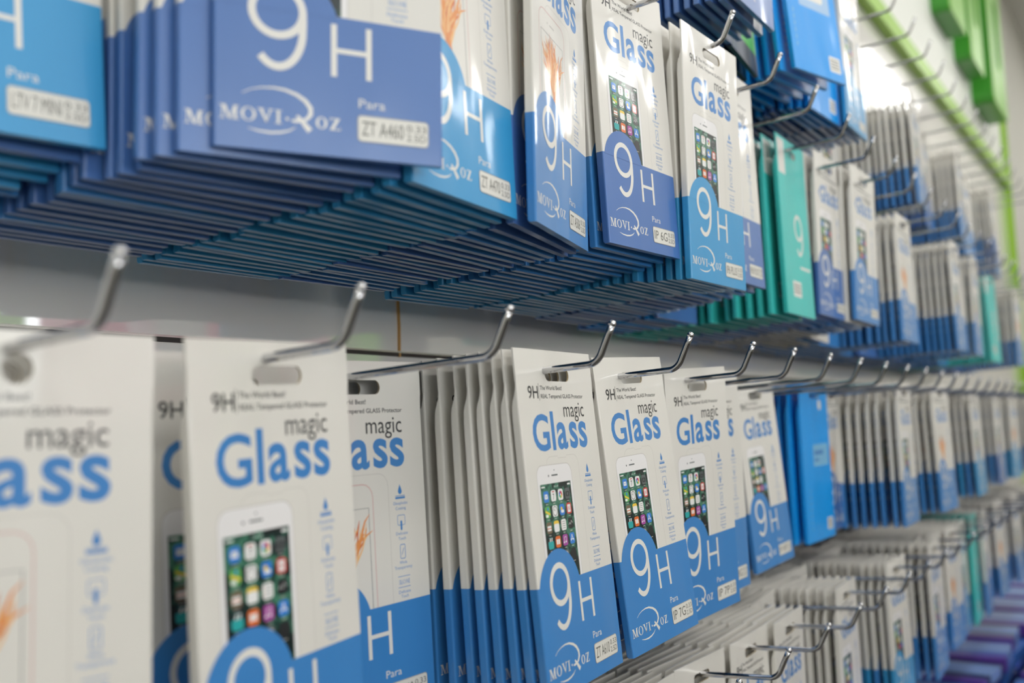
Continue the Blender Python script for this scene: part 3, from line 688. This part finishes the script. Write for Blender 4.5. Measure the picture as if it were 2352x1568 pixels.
# --- the far hooks, each front packet told apart by its place along the row
rf = random.Random(21)
def far(row, idx, x, y, kind, n, pitch, tall=1.0):
    side = {0: 'top row', 1: 'upper row', 2: 'middle row', 3: 'lower row'}[row]
    nm = {'phone': 'white and blue packet', 'feather': 'blue footed plume packet', 'phone_sky': 'sky blue footed packet', 'feather_sky': 'sky blue plume packet', 'phone_royal': 'deep blue footed packet',
          'feather_royal': 'deep blue plume packet', 'teal': 'teal packet', 'azure': 'azure packet', 'pale': 'plain pale packet', 'azure_pic': 'azure picture packet', 'green': 'green banded packet'}[kind]
    f = front(row, x + rf.uniform(-.003, .003), y, wire_z(y, row) + .0098, rf.uniform(-5, 5), rf.uniform(-1.5, .5), rf.uniform(-1.2, 1.2), kind,
              '%s at the front of the %s hook from the left, %s' % (nm, ORD[idx + 1], side), tall=tall)
    pile(f, x, n, [kind, kind, 'phone'] if kind not in ('teal', 'azure') else [kind], pitch, label='%s behind the front one, %s hook from the left, %s' % (nm, ORD[idx + 1], side), jit=1.3)
K2 = ['phone', 'phone_sky', 'feather', 'phone', 'feather_royal', 'phone_sky', 'phone', 'feather', 'phone_royal', 'phone', 'feather_sky', 'phone', 'phone_royal', 'feather', 'phone']
for k in range(15):
    x = HOOKX[2][12 + k]; y = (-.185, -.075, -.19, -.08, -.07, -.19, -.17, -.08)[k % 8]; far(2, 12 + k, x, y, K2[k], int((-y - .03) / .0095), .0095)
K1 = ['phone', 'feather', 'phone', 'phone_royal', 'phone', 'feather_royal', 'phone', 'phone', 'feather', 'teal', 'phone', 'phone_royal', 'feather', 'phone']
for k in range(14):
    x = HOOKX[1][12 + k]; y = (-.10, -.175, -.07, -.08, -.19, -.08, -.19, -.07)[k % 8]; far(1, 12 + k, x, y, K1[k], int((-y - .03) / .0088), .0088)
K0 = ['phone_royal', 'phone', 'phone_royal', 'phone_royal', 'phone', 'feather', 'phone_royal', 'phone', 'phone', 'feather', 'phone', 'phone', 'phone_royal', 'phone', 'feather']
for k in range(15):
    x = HOOKX[0][5 + k]; y = -.075 if k < 4 else (-.17, -.08, -.15, -.09)[k % 4]
    far(0, 5 + k, x, y, K0[k], 6 if k < 4 else 12, .0085)
K3 = ['phone', 'phone', 'feather', 'phone', 'phone', 'feather', 'phone', 'phone', 'phone_sky', 'feather', 'phone', 'phone', 'feather', 'phone', 'teal', 'phone', 'phone', 'feather', 'phone', 'phone', 'feather', 'phone', 'phone']
for k, x in enumerate(HOOKX[3]):
    y = (-.165, -.17, -.168, -.170, -.172, -.12, -.17, -.09, -.175, -.08, -.18)[k % 11]; far(3, k, x, y, K3[k], 20 if k < 10 else 12, .0072 if k < 10 else .0095)

# which packets are built one by one: the 296 that show largest
def score(s):
    px, py, z = project((s['x'], s['y'], s['z'] - .08))
    ok = -500 < px < 2500 and -700 < py < 2100
    return (0 if not ok else 1) * ((3.0 if s['front'] else 1.0) / z) * (1.0 if s['row'] != 0 or z > .5 else .3)
SPECS.sort(key=score, reverse=True)
def xform(s):
    return Matrix.Translation((s['x'], s['y'], s['z'])) @ Matrix.Rotation(s['yaw'], 4, 'Z') @ Matrix.Rotation(s['tilt'], 4, 'X') @ Matrix.Rotation(s['roll'], 4, 'Y')
indiv, rest = SPECS[:296], SPECS[296:]
for s in indiv:
    lod = 2 if (s['front'] and s['x'] < .9) else (2 if s['x'] < .5 and s['row'] == 2 else 1)
    me = pmesh(s['kind'], lod)
    o = obj('screen_protector_packet', me); o.matrix_world = xform(s)
    tag(o, s['label'], 'packet', 'glass protector packets hanging on the hooks')
    if s['sticker'] and s['kind'] not in ('azure', 'teal'):
        st = obj('model_sticker', sticker_mesh(s['sticker']), o); st['label'] = 'silver sticker with the model number'
if rest:
    allm = sorted({m.name for s in rest for m in pmesh(s['kind'], 0).materials}); mats = [bpy.data.materials[n] for n in allm]
    vs, fs, fm = [], [], []
    for s in rest:
        me = pmesh(s['kind'], 0); X = xform(s); b = len(vs); mp = [allm.index(m.name) for m in me.materials]
        vs += [tuple(X @ v.co) for v in me.vertices]
        for p in me.polygons: fs.append(tuple(b + i for i in p.vertices)); fm.append(mp[p.material_index])
    o = obj('distant_packets', mesh_from(vs, fs, mats, fm, 'distant_packets'))
    tag(o, 'the many remaining small blurred packets filling the distant hooks', 'packets', None, 'stuff')
print('packets', len(SPECS), 'stuff', len(rest))

# ------------------------------------------------------------------ base shelf with flat boxes at the lower right
sh = bpy.data.objects.new('base_shelf', None); C.objects.link(sh); sh.location = (2.3, 0, -.56)
tag(sh, 'white base shelf under the hooks at the lower right', 'shelf')
obj('shelf_board', box_mesh(-1.2, 1.5, -.34, -.003, -.02, 0, M_METALTRIM, .001), sh)
for x in (-1.1, 0, 1.4): obj('shelf_bracket', box_mesh(x, x + .01, -.3, -.003, -.09, -.02, M_STEEL), sh)
bmats = [gloss('box_indigo', srgb(50, 78, 176), .3, coat=.3), gloss('box_blue', srgb(60, 110, 190), .3, coat=.3), gloss('box_navy', srgb(30, 40, 90), .3, coat=.3)]
bstripe = gloss('box_purple', srgb(96, 62, 160), .3); bwin = gloss('box_pale', srgb(120, 150, 205), .3)
bn = ['indigo', 'mid blue', 'navy']
rbx = random.Random(9)
for cx_i, x in enumerate([1.28 + .155 * k for k in range(14)]):
    for yi, y in enumerate((-.265, -.095)):
        z = -.56
        for k in range(7 if yi else 6):
            a = rbx.uniform(-.16, .16); c = rbx.randrange(3)
            t = bpy.data.objects.new('flat_box', None); C.objects.link(t); t.location = (x + rbx.uniform(-.008, .008), y + rbx.uniform(-.006, .006), z); t.rotation_euler = (0, 0, a * .5)
            tag(t, '%s flat box in the stacks on the base shelf' % bn[c], 'box', 'flat %s boxes stacked on the base shelf' % bn[c])
            obj('box_body', box_mesh(-.066, .066, -.072, .072, 0, .0215, bmats[c], .001), t)
            if k == (6 if yi else 5) or yi == 0:
                q = obj('box_stripe', box_mesh(-.0665, -.048, -.0725, .0725, .0005, .0219, bstripe), t); q['label'] = 'purple stripe'
                q = obj('box_window', box_mesh(-.02, .045, -.0727, .03, .007, .0221, bwin), t); q['label'] = 'pale picture panel'
            z += .0225
